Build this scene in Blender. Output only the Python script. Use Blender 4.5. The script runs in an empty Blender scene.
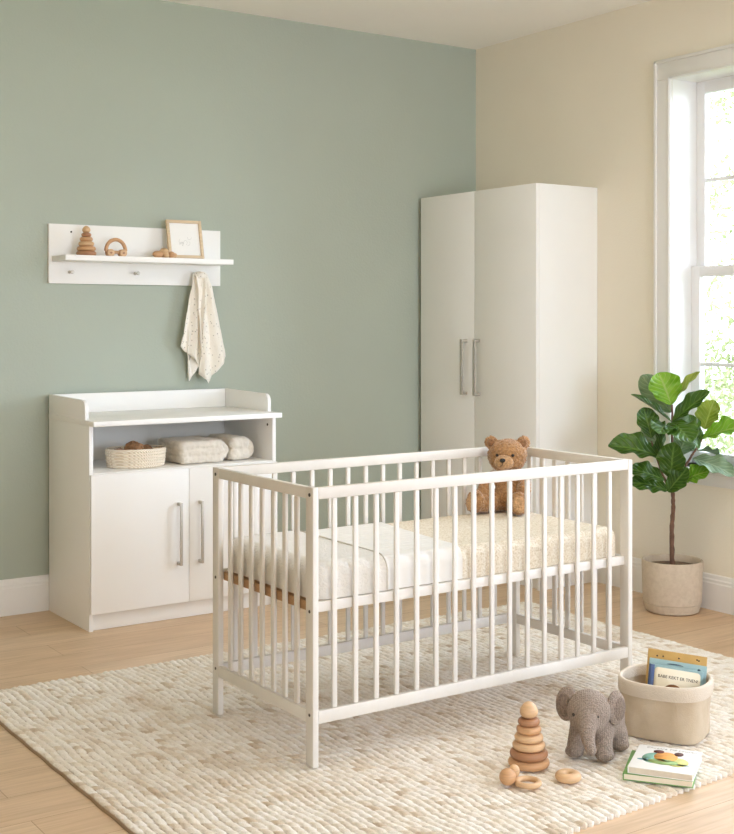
import bpy, bmesh, math, random
import numpy as np
from mathutils import Vector, Matrix, Euler, noise
random.seed(7); rng = np.random.default_rng(7)
PI = math.pi
S = bpy.context.scene
C = S.collection

# ------------------------------------------------------------------ helpers
def lin(c):
    c = [x/255 if max(c) > 1.001 else x for x in c]
    return tuple((x/12.92 if x <= .04045 else ((x+.055)/1.055)**2.4) for x in c)+(1,)

class Nt:
    def __init__(s, name):
        s.m = bpy.data.materials.new(name); s.m.use_nodes = True
        s.t = s.m.node_tree; s.n = s.t.nodes; s.l = s.t.links
        s.b = s.n['Principled BSDF']; s.out = s.n['Material Output']
    def add(s, t, **k):
        n = s.n.new(t)
        for a, v in k.items():
            if a in n.inputs: n.inputs[a].default_value = v
            else: setattr(n, a, v)
        return n
    def link(s, a, b): s.l.new(a, b)
    def coords(s, scale=(1, 1, 1), out='Object'):
        tc = s.add('ShaderNodeTexCoord'); mp = s.add('ShaderNodeMapping')
        mp.inputs['Scale'].default_value = scale
        s.link(tc.outputs[out], mp.inputs['Vector']); return mp.outputs['Vector']
    def noise(s, vec, scale, detail=3, rough=.5):
        n = s.add('ShaderNodeTexNoise'); n.inputs['Scale'].default_value = scale
        n.inputs['Detail'].default_value = detail; n.inputs['Roughness'].default_value = rough
        s.link(vec, n.inputs['Vector']); return n.outputs['Fac']
    def ramp(s, fac, stops):
        r = s.add('ShaderNodeValToRGB'); e = r.color_ramp.elements
        while len(e) < len(stops): e.new(.5)
        for i, (p, c) in enumerate(stops): e[i].position = p; e[i].color = c
        s.link(fac, r.inputs['Fac']); return r.outputs['Color']
    def mix(s, fac, a, b, mode='MIX'):
        m = s.add('ShaderNodeMix', data_type='RGBA', blend_type=mode)
        for sock, v in ((m.inputs[0], fac), (m.inputs[6], a), (m.inputs[7], b)):
            if hasattr(v, 'is_output'): s.link(v, sock)
            else: sock.default_value = v
        return m.outputs[2]
    def bump(s, h, strength, dist):
        b = s.add('ShaderNodeBump'); b.inputs['Strength'].default_value = strength
        b.inputs['Distance'].default_value = dist
        s.link(h, b.inputs['Height']); s.link(b.outputs['Normal'], s.b.inputs['Normal'])

def M(name, col, rough=.5, var=.04, vs=6, bump=0, bs=60, metal=0, stretch=(1, 1, 1), sheen=0, spec=.5):
    """procedural principled material: base colour with a gentle noise variation and bump"""
    k = Nt(name); v = k.coords(stretch)
    c = lin(col)
    a = tuple(x*(1-var) for x in c[:3])+(1,); b = tuple(min(1, x*(1+var)) for x in c[:3])+(1,)
    k.link(k.ramp(k.noise(v, vs), [(.3, a), (.7, b)]), k.b.inputs['Base Color'])
    k.b.inputs['Roughness'].default_value = rough; k.b.inputs['Metallic'].default_value = metal
    k.b.inputs['Specular IOR Level'].default_value = spec
    if sheen: k.b.inputs['Sheen Weight'].default_value = sheen
    if bump: k.bump(k.noise(v, bs, 2), 1, bump)
    return k.m

def finish(me, angle=35, smooth=True):
    if smooth:
        me.shade_smooth()
        me.set_sharp_from_angle(angle=math.radians(angle))
    return me

def obj(name, geo, mat, parent=None, angle=35, smooth=True, loc=None):
    if isinstance(geo, bmesh.types.BMesh):
        bmesh.ops.recalc_face_normals(geo, faces=geo.faces)
        me = bpy.data.meshes.new(name); geo.to_mesh(me); geo.free()
    else: me = geo
    for m in (mat if isinstance(mat, (list, tuple)) else [mat]): me.materials.append(m)
    finish(me, angle, smooth)
    o = bpy.data.objects.new(name, me); C.objects.link(o)
    if parent: o.parent = parent
    if loc is not None: o.location = loc
    return o

def thing(name, label, cat, loc=(0, 0, 0), rz=0, group=None):
    o = bpy.data.objects.new(name, None); C.objects.link(o)
    o.empty_display_size = .05
    o.location = loc; o.rotation_euler = (0, 0, rz)
    return tag(o, label, cat, group)
def tag(o, label, cat, group=None):
    o['label'] = label; o['category'] = cat
    if group: o['group'] = group
    return o
def struct(o): o['kind'] = 'structure'; return o

def bm(): return bmesh.new()
def merge(b, src, mtx=None):
    me = bpy.data.meshes.new('tmp'); src.to_mesh(me); src.free()
    if mtx is not None: me.transform(mtx)
    b.from_mesh(me); bpy.data.meshes.remove(me); return b
def box(b, lo, hi, bev=0, seg=2, mtx=None):
    t = bmesh.new(); bmesh.ops.create_cube(t, size=1)
    lo, hi = Vector(lo), Vector(hi)
    for v in t.verts: v.co = Vector([lo[i]+(v.co[i]+.5)*(hi[i]-lo[i]) for i in range(3)])
    if bev: bmesh.ops.bevel(t, geom=list(t.edges), offset=bev, segments=seg, profile=.5, affect='EDGES')
    return merge(b, t, mtx)
def ell(b, c, r, rot=None, u=24, v=16):
    t = bmesh.new(); bmesh.ops.create_uvsphere(t, u_segments=u, v_segments=v, radius=1)
    if not hasattr(r, '__len__'): r = (r, r, r)
    m = Matrix.Translation(c) @ (rot.to_matrix().to_4x4() if rot else Matrix()) @ Matrix.Diagonal((*r, 1))
    return merge(b, t, m)
def cyl(b, p, q, r, r2=None, seg=16, bev=0):
    t = bmesh.new(); p, q = Vector(p), Vector(q); d = q-p
    bmesh.ops.create_cone(t, cap_ends=True, segments=seg, radius1=r, radius2=r if r2 is None else r2, depth=d.length)
    if bev:
        bmesh.ops.bevel(t, geom=[e for e in t.edges if abs(e.verts[0].co.z-e.verts[1].co.z) < 1e-6], offset=bev, segments=2, profile=.5, affect='EDGES')
    m = Matrix.Translation((p+q)/2) @ d.to_track_quat('Z', 'Y').to_matrix().to_4x4()
    return merge(b, t, m)
def lathe(b, prof, seg=40, shape=None, mtx=None):
    """revolve (r,z) profile about z; shape(angle) scales the radius; poles closed when r==0"""
    rings = []
    for r, z in prof:
        if r <= 1e-6: rings.append([b.verts.new((0, 0, z))])
        else:
            ring = []
            for i in range(seg):
                a = 2*PI*i/seg; s = shape(a, z) if shape else 1
                ring.append(b.verts.new((r*s*math.cos(a), r*s*math.sin(a), z)))
            rings.append(ring)
    for A, B in zip(rings, rings[1:]):
        for i in range(seg):
            j = (i+1) % seg
            if len(A) == 1 and len(B) > 1: b.faces.new((A[0], B[i], B[j]))
            elif len(B) == 1 and len(A) > 1: b.faces.new((A[i], A[j], B[0]))
            elif len(A) > 1: b.faces.new((A[i], A[j], B[j], B[i]))
    if mtx is not None: bmesh.ops.transform(b, matrix=mtx, verts=b.verts)
    return b
def torus(b, c, R, r, rot=None, seg=40, ring=16, squash=1):
    prof = [(R+r*math.cos(2*PI*i/ring), r*squash*math.sin(2*PI*i/ring)) for i in range(ring+1)]
    t = bmesh.new(); lathe(t, prof, seg); bmesh.ops.remove_doubles(t, verts=t.verts, dist=1e-6)
    return merge(b, t, Matrix.Translation(c) @ (rot.to_matrix().to_4x4() if rot else Matrix()))
def tube(b, pts, rad, seg=10, cap=True):
    pts = [Vector(p) for p in pts]; n = len(pts)
    rad = rad if hasattr(rad, '__len__') else [rad]*n
    rings = []; up = Vector((0, 0, 1)); prev = None
    for i, p in enumerate(pts):
        d = (pts[min(i+1, n-1)]-pts[max(i-1, 0)]).normalized()
        if prev is None:
            x = d.cross(up if abs(d.z) < .9 else Vector((1, 0, 0))).normalized()
        else: x = (prev-d*prev.dot(d)).normalized()
        prev = x; y = d.cross(x)
        rings.append([b.verts.new(p+(x*math.cos(2*PI*k/seg)+y*math.sin(2*PI*k/seg))*rad[i]) for k in range(seg)])
    for A, B in zip(rings, rings[1:]):
        for k in range(seg): b.faces.new((A[k], A[(k+1) % seg], B[(k+1) % seg], B[k]))
    if cap: b.faces.new(rings[0]); b.faces.new(rings[-1][::-1])
    return b
def prism(b, pts, axis, a0, a1, bev=0):
    """extrude a 2D outline along axis ('x' -> pts are (y,z), 'y' -> (x,z), 'z' -> (x,y))"""
    t = bmesh.new()
    def P(p, a): return {'x': (a, p[0], p[1]), 'y': (p[0], a, p[1]), 'z': (p[0], p[1], a)}[axis]
    A = [t.verts.new(P(p, a0)) for p in pts]; B = [t.verts.new(P(p, a1)) for p in pts]
    t.faces.new(A); t.faces.new(B[::-1]); n = len(pts)
    for i in range(n): t.faces.new((A[i], B[i], B[(i+1) % n], A[(i+1) % n]))
    if bev: bmesh.ops.bevel(t, geom=list(t.edges), offset=bev, segments=2, profile=.5, affect='EDGES')
    return merge(b, t)
def grid_mesh(name, P):
    """P: (n,m,3) array -> mesh"""
    n, m = P.shape[:2]
    me = bpy.data.meshes.new(name)
    idx = np.arange(n*m).reshape(n, m)
    q = np.stack([idx[:-1, :-1], idx[1:, :-1], idx[1:, 1:], idx[:-1, 1:]], -1).reshape(-1, 4)
    me.vertices.add(n*m); me.vertices.foreach_set('co', P.reshape(-1).astype(np.float32))
    me.loops.add(q.size); me.loops.foreach_set('vertex_index', q.reshape(-1).astype(np.int32))
    me.polygons.add(len(q)); me.polygons.foreach_set('loop_start', np.arange(0, q.size, 4, dtype=np.int32))
    me.update(calc_edges=True); me.validate(); return me
def evald(o):
    dg = bpy.context.evaluated_depsgraph_get(); dg.update()
    me = bpy.data.meshes.new_from_object(o.evaluated_get(dg)); d = o.data
    bpy.data.objects.remove(o)
    if isinstance(d, bpy.types.Mesh): bpy.data.meshes.remove(d)
    return me
def blob(b, voxel, smooth=4, amp=0, fs=60, seed=0, floor=False):
    """union of closed shapes fused to one skin"""
    me = bpy.data.meshes.new('t'); b.to_mesh(me); b.free()
    o = bpy.data.objects.new('t', me); C.objects.link(o)
    r = o.modifiers.new('r', 'REMESH'); r.mode = 'VOXEL'; r.voxel_size = voxel
    s = o.modifiers.new('s', 'SMOOTH'); s.iterations = smooth; s.factor = .5
    me = evald(o); z0 = min(v.co.z for v in me.vertices)
    if amp:
        for v in me.vertices:
            p = v.co*fs+Vector((seed, 0, 0))
            v.co += v.normal*amp*(noise.noise(p)+.6*noise.noise(p*2.3))
    if floor:
        for v in me.vertices: v.co.z = max(v.co.z, .0006)
    return me
def chain(b, pts, rads, n=6):
    pts = [Vector(p) for p in pts]
    for (p, q, r, s) in zip(pts, pts[1:], rads, rads[1:]):
        for i in range(n+1):
            f = i/n; ell(b, p.lerp(q, f), r+(s-r)*f, u=14, v=10)
    return b
def text_mesh(txt, size, mtx, extrude=.0002, align='CENTER', shear=0):
    cu = bpy.data.curves.new('txt', 'FONT'); cu.body = txt; cu.size = size
    cu.align_x = align; cu.extrude = extrude; cu.shear = shear; cu.resolution_u = 3
    o = bpy.data.objects.new('txt', cu); C.objects.link(o)
    me = evald(o); me.transform(mtx); return me

# ------------------------------------------------------------------ camera (level, lens shifted)
F, YAW, HOR = 1246.36, .972, 319.73
cam = bpy.data.cameras.new('camera'); co = bpy.data.objects.new('camera', cam); C.objects.link(co)
cam.sensor_fit = 'VERTICAL'; cam.sensor_height = 36; cam.lens = F*36/834
cam.shift_y = -(417-HOR)/834; cam.clip_start = .05
co.location = (0, 0, 1.3); co.rotation_euler = (PI/2, 0, YAW-PI/2)
S.camera = co

# ------------------------------------------------------------------ materials
white = M('white_lacquer', (242, 241, 238), .42, .012, 3, .0003, 220)
white_in = M('white_laminate', (234, 232, 227), .5, .012, 3)
crib_w = M('white_stained_wood', (220, 215, 207), .5, .035, 9, .0004, 60, stretch=(1, 1, .25))
trim_w = M('trim_paint', (231, 230, 227), .45, .01, 3)
win_w = M('window_paint', (236, 236, 238), .4, .01, 3)
steel = M('brushed_nickel', (198, 192, 183), .48, .04, 90, metal=.75)
darkbolt = M('dark_metal', (84, 78, 72), .4, .05, 50, metal=.8)
green = M('sage_paint', (173, 181, 168), .8, .018, 2.2, .0008, 110, spec=.25)
cream = M('cream_paint', (233, 226, 210), .8, .015, 2.2, .0008, 110, spec=.25)
ceilm = M('ceiling_paint', (247, 245, 241), .9, .01, 2, spec=.2)
oak = M('oak_frame', (214, 190, 156), .5, .1, 18, .0004, 90, stretch=(1, 1, 6))
def wood(name, col, stretch=(3, 3, 40)):
    k = Nt(name); v = k.coords(stretch); c = lin(col)
    f = k.noise(v, 6, 4, .6)
    k.link(k.ramp(f, [(.3, tuple(x*.8 for x in c[:3])+(1,)), (.62, c)]), k.b.inputs['Base Color'])
    k.b.inputs['Roughness'].default_value = .48; k.bump(f, .4, .0004); return k.m
beech = wood('beech', (204, 158, 114)); beech_l = wood('maple', (216, 178, 136)); beech_d = wood('cherry_wood', (174, 126, 90))
baseply = wood('pine_ply', (188, 148, 106), (20, 20, 60))

def floor_mat():
    k = Nt('oak_planks'); v = k.coords()
    br = k.add('ShaderNodeTexBrick', offset=.37, offset_frequency=2)
    k.link(v, br.inputs['Vector'])
    for n, val in (('Scale', 1), ('Mortar Size', .0012), ('Mortar Smooth', .3), ('Bias', 0), ('Brick Width', 1.75), ('Row Height', .186)): br.inputs[n].default_value = val
    br.inputs['Color1'].default_value = lin((221, 194, 163)); br.inputs['Color2'].default_value = lin((212, 181, 147)); br.inputs['Mortar'].default_value = lin((168, 134, 102))
    g1 = k.noise(k.coords((1.2, 26, 1)), 3, 5, .62); g2 = k.noise(k.coords((2.5, 9, 1)), 1.4, 3)
    c = k.mix(1, br.outputs['Color'], k.ramp(g1, [(.28, (.80, .77, .73, 1)), (.6, (1, 1, 1, 1))]), 'MULTIPLY')
    c = k.mix(1, c, k.ramp(g2, [(.3, (.90, .885, .86, 1)), (.62, (1, 1, 1, 1))]), 'MULTIPLY')
    vo = k.add('ShaderNodeTexVoronoi'); vo.inputs['Scale'].default_value = 1.0; k.link(k.coords((1.1, 3.3, 1)), vo.inputs['Vector'])
    c = k.mix(k.ramp(vo.outputs['Distance'], [(.015, (1, 1, 1, 1)), (.05, (0, 0, 0, 1))]), c, lin((140, 98, 64)))
    k.link(c, k.b.inputs['Base Color']); k.b.inputs['Roughness'].default_value = .46
    h = k.mix(.12, k.ramp(br.outputs['Fac'], [(0, (1, 1, 1, 1)), (1, (0, 0, 0, 1))]), g1)
    k.bump(h, .5, .0015); return k.m

# ------------------------------------------------------------------ room shell
RX, GY, CZ = 4.438, 5.422, 2.812
LX, FY = -1.9, -3.6
W2 = (3.986, 2.86)          # window_1 opening in y (far, near)
WZ0, WZ1 = .628, 2.42
o = struct(obj('floor', box(bm(), (LX, FY, -.1), (RX+.3, GY+.2, 0)), floor_mat()))
struct(obj('ceiling', box(bm(), (LX-.2, FY-.2, CZ), (RX+.3, GY+.2, CZ+.1)), ceilm))
struct(obj('wall_back', box(bm(), (LX-.2, GY, 0), (RX+.3, GY+.2, CZ)), green))
struct(obj('wall_left', box(bm(), (LX-.2, FY-.2, 0), (LX, GY, CZ)), cream))
WT = .206
def wall_holes(name, axis, a0, a1, u0, u1, holes, mat):
    b = bm(); us = sorted(holes)
    def bx(ua, ub, za, zb):
        if ub-ua < 1e-4: return
        if axis == 'x': box(b, (a0, ua, za), (a1, ub, zb))
        else: box(b, (ua, a0, za), (ub, a1, zb))
    cur = u0
    for (ha, hb, za, zb) in us:
        bx(cur, ha, 0, CZ); bx(ha, hb, 0, za); bx(ha, hb, zb, CZ); cur = hb
    bx(cur, u1, 0, CZ)
    return struct(obj(name, b, mat))
W3 = (2.3, .9)              # second window of the same wall, nearer the camera
wall_holes('wall_right', 'x', RX, RX+WT, FY-.2, GY, [(W2[1], W2[0], WZ0, WZ1), (W3[1], W3[0], WZ0, WZ1)], cream)
FW = [(.9, 3.6)]   # windows behind the camera
wall_holes('wall_front', 'y', FY-.2, FY, LX, RX, [(a, b_, .5, 2.5) for a, b_ in FW], cream)

# baseboards: profiled
def skirting(name, axis, p, sgn, u0, u1):
    h = .158; prof = [(0, 0), (.016, 0), (.016, .118), (.013, .124), (.013, .134), (.009, .140), (.007, .154), (.004, h), (0, h)]
    pts = [(p+sgn*a, z) for a, z in prof]
    return struct(obj(name, prism(bm(), pts, 'x' if axis == 'x' else 'y', u0, u1), trim_w, angle=20))
skirting('baseboard_back', 'x', GY, -1, LX+.016, 4.028)
skirting('baseboard_right', 'y', RX, -1, FY, 4.466)
skirting('baseboard_left', 'y', LX, 1, FY, GY)

def glass_mat():
    k = Nt('window_glass'); tr = k.add('ShaderNodeBsdfTransparent'); gl = k.add('ShaderNodeBsdfGlossy')
    gl.inputs['Roughness'].default_value = .02; fr = k.add('ShaderNodeFresnel'); fr.inputs['IOR'].default_value = 1.25
    mx = k.add('ShaderNodeMixShader'); k.link(fr.outputs[0], mx.inputs[0]); k.link(tr.outputs[0], mx.inputs[1]); k.link(gl.outputs[0], mx.inputs[2])
    k.link(mx.outputs[0], k.out.inputs['Surface']); return k.m
glass = glass_mat()

def sash_window(name, mtx, w, z0, z1, cols):
    """double hung window; local x runs along the wall (0..w), local y goes outwards (0 = room face)"""
    root = bpy.data.objects.new(name, None); C.objects.link(root); root.matrix_world = mtx; struct(root)
    cw = .094
    # casing: two stepped boards on each side and a head
    b = bm()
    for (xa, xb) in ((-cw, 0), (w, w+cw)):
        box(b, (xa, -.016, z0-.02), (xb, -.0005, z1), .003)
        xo = (xa, xa+.016) if xa < 0 else (xb-.016, xb)
        box(b, (xo[0], -.026, z0-.02), (xo[1], -.015, z1+cw), .004)
        xi = (-.012, -.003) if xa < 0 else (w+.003, w+.012)
        box(b, (xi[0], -.021, z0-.02), (xi[1], -.015, z1+.004), .003)
    box(b, (-cw, -.016, z1), (w+cw, -.0005, z1+cw), .003)
    box(b, (-cw, -.026, z1+cw-.016), (w+cw, -.015, z1+cw), .004)
    box(b, (-.012, -.021, z1+.003), (w+.012, -.015, z1+.012), .003)
    obj('casing', b, trim_w, root)
    # jamb lining
    b = bm(); t = .012
    box(b, (0, 0, z0), (t*.01+.0005, WT, z1)); box(b, (w-.0006, 0, z0), (w, WT, z1)); box(b, (0, 0, z1-.0006), (w, WT, z1))
    obj('jamb', b, trim_w, root)
    b = bm(); box(b, (-cw-.02, -.045, z0-.022), (w+cw+.02, 0, z0), .005); box(b, (0, -.001, z0-.022), (w, WT, z0), .001)
    obj('sill', b, trim_w, root)
    b = bm(); box(b, (-cw, -.016, z0-.075), (w+cw, -.0005, z0-.022), .003)
    obj('apron', b, trim_w, root)
    zm = 1.525
    for nm, y, za, zb, rb, rt in (('upper_sash', .166, zm-.022, z1, .045, .058), ('lower_sash', .129, z0, zm+.026, .055, .05)):
        b = bm(); sw = .05; d = .034
        box(b, (.001, y, za), (sw, y+d, zb), .003); box(b, (w-sw, y, za), (w-.001, y+d, zb), .003)
        box(b, (sw-.002, y, za), (w-sw+.002, y+d, za+rb), .003); box(b, (sw-.002, y, zb-rt), (w-sw+.002, y+d, zb), .003)
        s = obj(nm, b, win_w, root)
        b = bm(); gz0, gz1 = za+rb, zb-rt
        zc = (gz0+gz1)/2
        box(b, (sw-.002, y+.006, zc-.009), (w-sw+.002, y+d-.006, zc+.009), .003)
        for c_ in range(1, cols):
            x = sw+(w-2*sw)*c_/cols
            box(b, (x-.009, y+.006, gz0-.002), (x+.009, y+d-.006, gz1+.002), .003)
        obj('muntin', b, win_w, s)
        obj('pane', box(bm(), (sw-.002, y+.015, gz0-.002), (w-sw+.002, y+.019, gz1+.002)), glass, s)
    return root
# local x -> world -y, local y -> world +x
RW = Matrix(((0, 1, 0, RX), (-1, 0, 0, 0), (0, 0, 1, 0), (0, 0, 0, 1)))
def rw(y0): m = RW.copy(); m[1][3] = y0; return m
sash_window('window_1', rw(W2[0]), W2[0]-W2[1], WZ0, WZ1, 2)
sash_window('window_2', rw(W3[0]), W3[0]-W3[1], WZ0, WZ1, 2)

# ------------------------------------------------------------------ outdoors
lawn = M('lawn_grass', (120, 132, 84), .9, .25, 3)
struct(obj('ground', box(bm(), (RX+.4, -12, -.6), (40, 30, -.5)), lawn))
def leaf_outside():
    k = Nt('tree_leaf'); v = k.coords()
    c = k.ramp(k.noise(v, 3), [(.35, lin((120, 126, 90))), (.65, lin((146, 148, 110)))])
    df = k.add('ShaderNodeBsdfDiffuse'); tl = k.add('ShaderNodeBsdfTranslucent'); mx = k.add('ShaderNodeMixShader')
    mx.inputs[0].default_value = .45; k.link(c, df.inputs[0]); k.link(c, tl.inputs[0])
    k.link(df.outputs[0], mx.inputs[1]); k.link(tl.outputs[0], mx.inputs[2]); k.link(mx.outputs[0], k.out.inputs['Surface']); return k.m
bark = M('bark', (176, 168, 150), .9, .2, 20, .004, 40)
def garden_tree(x, y):
    t = thing('garden_tree', 'pale leafy garden tree seen through the window panes', 'tree', (x, y, -.5))
    b = bm(); tube(b, [(0, 0, 0), (.05, 0, 1), (0, .1, 2), (.1, .1, 3.4)], [.11, .09, .07, .03])
    obj('trunk', b, bark, t)
    b = bm()
    for k in range(14):
        a = k*2.4; z = .8+.2*k; L = 1.6
        tube(b, [(0, 0, z), (.5*L*math.cos(a), .5*L*math.sin(a), z+.3), (L*math.cos(a), L*math.sin(a), z+.5)], [.03, .02, .008], 6)
    obj('branches', b, bark, t)
    N = 42000; cl = rng.uniform(-1, 1, (230, 3))*np.array([1.5, 3.2, 2.3])+np.array([0, -1.2, 2.7])
    ci = rng.integers(0, 230, N); P = cl[ci]+rng.normal(0, .2, (N, 3))
    verts = np.zeros((N, 4, 3)); D = rng.normal(0, 1, (N, 3)); D /= np.linalg.norm(D, axis=1)[:, None]
    E = np.cross(D, rng.normal(0, 1, (N, 3))); E /= np.linalg.norm(E, axis=1)[:, None]
    s = rng.uniform(.022, .04, (N, 1))
    verts[:, 0] = P-D*s; verts[:, 1] = P+E*s*.5; verts[:, 2] = P+D*s; verts[:, 3] = P-E*s*.5
    me = bpy.data.meshes.new('foliage'); me.from_pydata(verts.reshape(-1, 3).tolist(), [], np.arange(N*4).reshape(N, 4).tolist())
    f = obj('foliage', me, leaf_outside(), t, smooth=False); f['kind'] = 'stuff'
garden_tree(8.6, 8.6)

# ------------------------------------------------------------------ rug
ZR = .016
def rug():
    LB, LF, RF, RB = [np.array(p) for p in ((1.285, 4.305), (1.285, 2.262), (3.83, 2.42), (3.83, 4.30))]
    rows, spr = 106, 8; nx = rows*spr+1; ny = 720; Lb = 1/54
    u = np.linspace(0, 1, nx)[:, None]; v = np.linspace(0, 1, ny)[None, :]
    # rows: wobbling, unequal widths
    wob = .16*np.sin(v*23+u*40)+.12*np.sin(v*61+u*17+1.3)
    r = u*rows+wob*np.clip(np.minimum(u, 1-u)*40, 0, 1); ri = np.clip(np.floor(r), 0, rows-1).astype(int); rf = r-np.floor(r)
    ph = rng.uniform(0, 1, rows)[ri]; fr = rng.uniform(.8, 1.25, rows)[ri]
    s = v/Lb*fr+ph+.5*(rf-.5); si = np.floor(s).astype(int); sf = s-si
    hsh = np.modf(np.abs(np.sin(ri*127.1+si*311.7)*43758.5453))[0]
    h2 = np.modf(np.abs(np.sin(ri*269.5+si*183.3)*24634.6345))[0]
    across = np.sqrt(np.clip(1-(2*rf-1)**2, 0, 1)); along = np.clip(np.sin(PI*sf), 0, 1)**.45
    h = across**.85*(.40+.60*along)*(.70+.30*h2)
    z = .0035+.0125*h
    # thickened, rounded border
    ed = np.minimum(np.minimum(u*2.5, (1-u)*2.5), np.minimum(v*2., (1-v)*2.))
    X = (1-u)[..., None]*((1-v)[..., None]*LF+v[..., None]*LB)+u[..., None]*((1-v)[..., None]*RF+v[..., None]*RB)
    jig = np.where(v < .004, 1, 0)*(np.sin(r*PI)**2)*-.008
    X = X+np.stack([.0012*np.sin(v*70)*np.where(u < .5, 1, -1)*(ed < .02), jig+0*u], -1)
    z = np.minimum(z, ZR-.0002)
    top = np.concatenate([X, z[..., None]], -1)
    # side skirt: wrap two extra rings down to the floor
    full = np.pad(top, ((2, 2), (2, 2), (0, 0)), mode='edge')
    full[0, :, 2] = full[-1, :, 2] = full[:, 0, 2] = full[:, -1, 2] = .0003
    full[1, :, 2] = np.minimum(full[1, :, 2], .011); full[-2, :, 2] = np.minimum(full[-2, :, 2], .011); full[:, 1, 2] = np.minimum(full[:, 1, 2], .011); full[:, -2, 2] = np.minimum(full[:, -2, 2], .011)
    for sl, d in ((np.s_[:2, :], (-1, 0)), (np.s_[-2:, :], (1, 0)), (np.s_[:, :2], (0, -1)), (np.s_[:, -2:], (0, 1))):
        full[sl][..., 0] += d[0]*.004; full[sl][..., 1] += d[1]*.004
    me = grid_mesh('rug', full)
    def att(nm, arr):
        a = me.attributes.new(nm, 'FLOAT', 'POINT'); a.data.foreach_set('value', np.pad(np.broadcast_to(arr, (nx, ny)), 2, mode='edge').reshape(-1).astype(np.float32))
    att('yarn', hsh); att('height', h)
    k = Nt('handwoven_wool'); v_ = k.coords()
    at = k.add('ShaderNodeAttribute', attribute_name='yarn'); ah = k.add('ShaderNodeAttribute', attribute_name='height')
    c = k.ramp(at.outputs['Fac'], [(0, lin((206, 188, 166))), (.07, lin((226, 213, 195))), (.3, lin((238, 231, 219))), (.65, lin((244, 239, 231))), (1, lin((233, 223, 208)))])
    # patches where the wool is spun with more jute
    pn = k.noise(k.coords((1.0, .55, 1)), 3.2, 4, .6)
    c = k.mix(k.ramp(pn, [(.58, (0, 0, 0, 1)), (.72, (.55, .55, .55, 1))]), c, lin((198, 174, 144)))
    # darker brown in the low gaps between the wool loops
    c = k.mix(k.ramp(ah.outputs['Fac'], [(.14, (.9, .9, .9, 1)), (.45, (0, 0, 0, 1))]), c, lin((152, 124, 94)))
    fz = k.noise(v_, 420, 2); c = k.mix(.35, c, k.ramp(fz, [(.3, (.55, .5, .44, 1)), (.6, (1, 1, 1, 1))]), 'MULTIPLY')
    k.link(c, k.b.inputs['Base Color']); k.b.inputs['Roughness'].default_value = .95; k.b.inputs['Specular IOR Level'].default_value = .1
    k.bump(fz, .5, .002)
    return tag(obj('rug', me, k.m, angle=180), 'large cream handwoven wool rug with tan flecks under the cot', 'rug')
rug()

# ------------------------------------------------------------------ wardrobe
def bar_handle(parent, c, L, axis_out, name='handle', w=.012):
    """flat bow handle: vertical bar with two feet; axis_out is the unit vector out of the door"""
    c = Vector(c); o_ = Vector(axis_out); b = bm()
    side = Vector((abs(o_.y), abs(o_.x), 0))
    def bx(p, q, hw):
        lo = Vector([min(p[i], q[i]) for i in range(3)])-side*hw; hi = Vector([max(p[i], q[i]) for i in range(3)])+side*hw
        box(b, lo, hi, .0018)
    up = Vector((0, 0, L/2)); f = Vector((0, 0, .014))
    bx(c+o_*.026-up, c+o_*.035+up, w/2)
    bx(c+o_*.0003-up, c+o_*.030-up+f, w/2); bx(c+o_*.0003+up-f, c+o_*.030+up, w/2)
    return obj(name, b, steel, parent)
def wardrobe():
    x0, x1, y0, y1, h = 4.030, 4.436, 4.469, 5.392, 1.956
    t = thing('wardrobe', 'tall white two door wardrobe standing in the corner', 'wardrobe', (x0, y0, 0))
    d = Vector((x0, y0, 0))
    def B(lo, hi, bev=.0015): return box(bm(), Vector(lo)-d, Vector(hi)-d, bev)
    p = .018; fx = x0+p
    obj('side_panel', B((fx, y0, 0), (x1, y0+p, h-.0005)), white, t)
    obj('side_panel', B((fx, y1-p, 0), (x1, y1, h-.0005)), white, t)
    obj('top_panel', B((fx, y0+p+.0005, h-p), (x1, y1-p-.0005, h)), white, t)
    obj('back_panel', B((x1-.008, y0+p+.0005, .01), (x1-.001, y1-p-.0005, h-p-.001)), white_in, t)
    obj('bottom_panel', B((fx, y0+p+.0005, .07), (x1-.01, y1-p-.0005, .088)), white, t)
    obj('plinth', B((fx+.02, y0+p+.0005, 0), (fx+.036, y1-p-.0005, .069)), white, t)
    ym = 4.936
    for ya, yb, yh in ((y0+.001, ym-.0012, 4.899), (ym+.0012, y1-.001, 5.003)):
        dr = obj('door', B((x0, ya, .075), (x0+.0172, yb, h-.001)), white, t)
        bar_handle(dr, Vector((x0, yh, 1.058))-d, .285, (-1, 0, 0), w=.020)
wardrobe()

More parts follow.
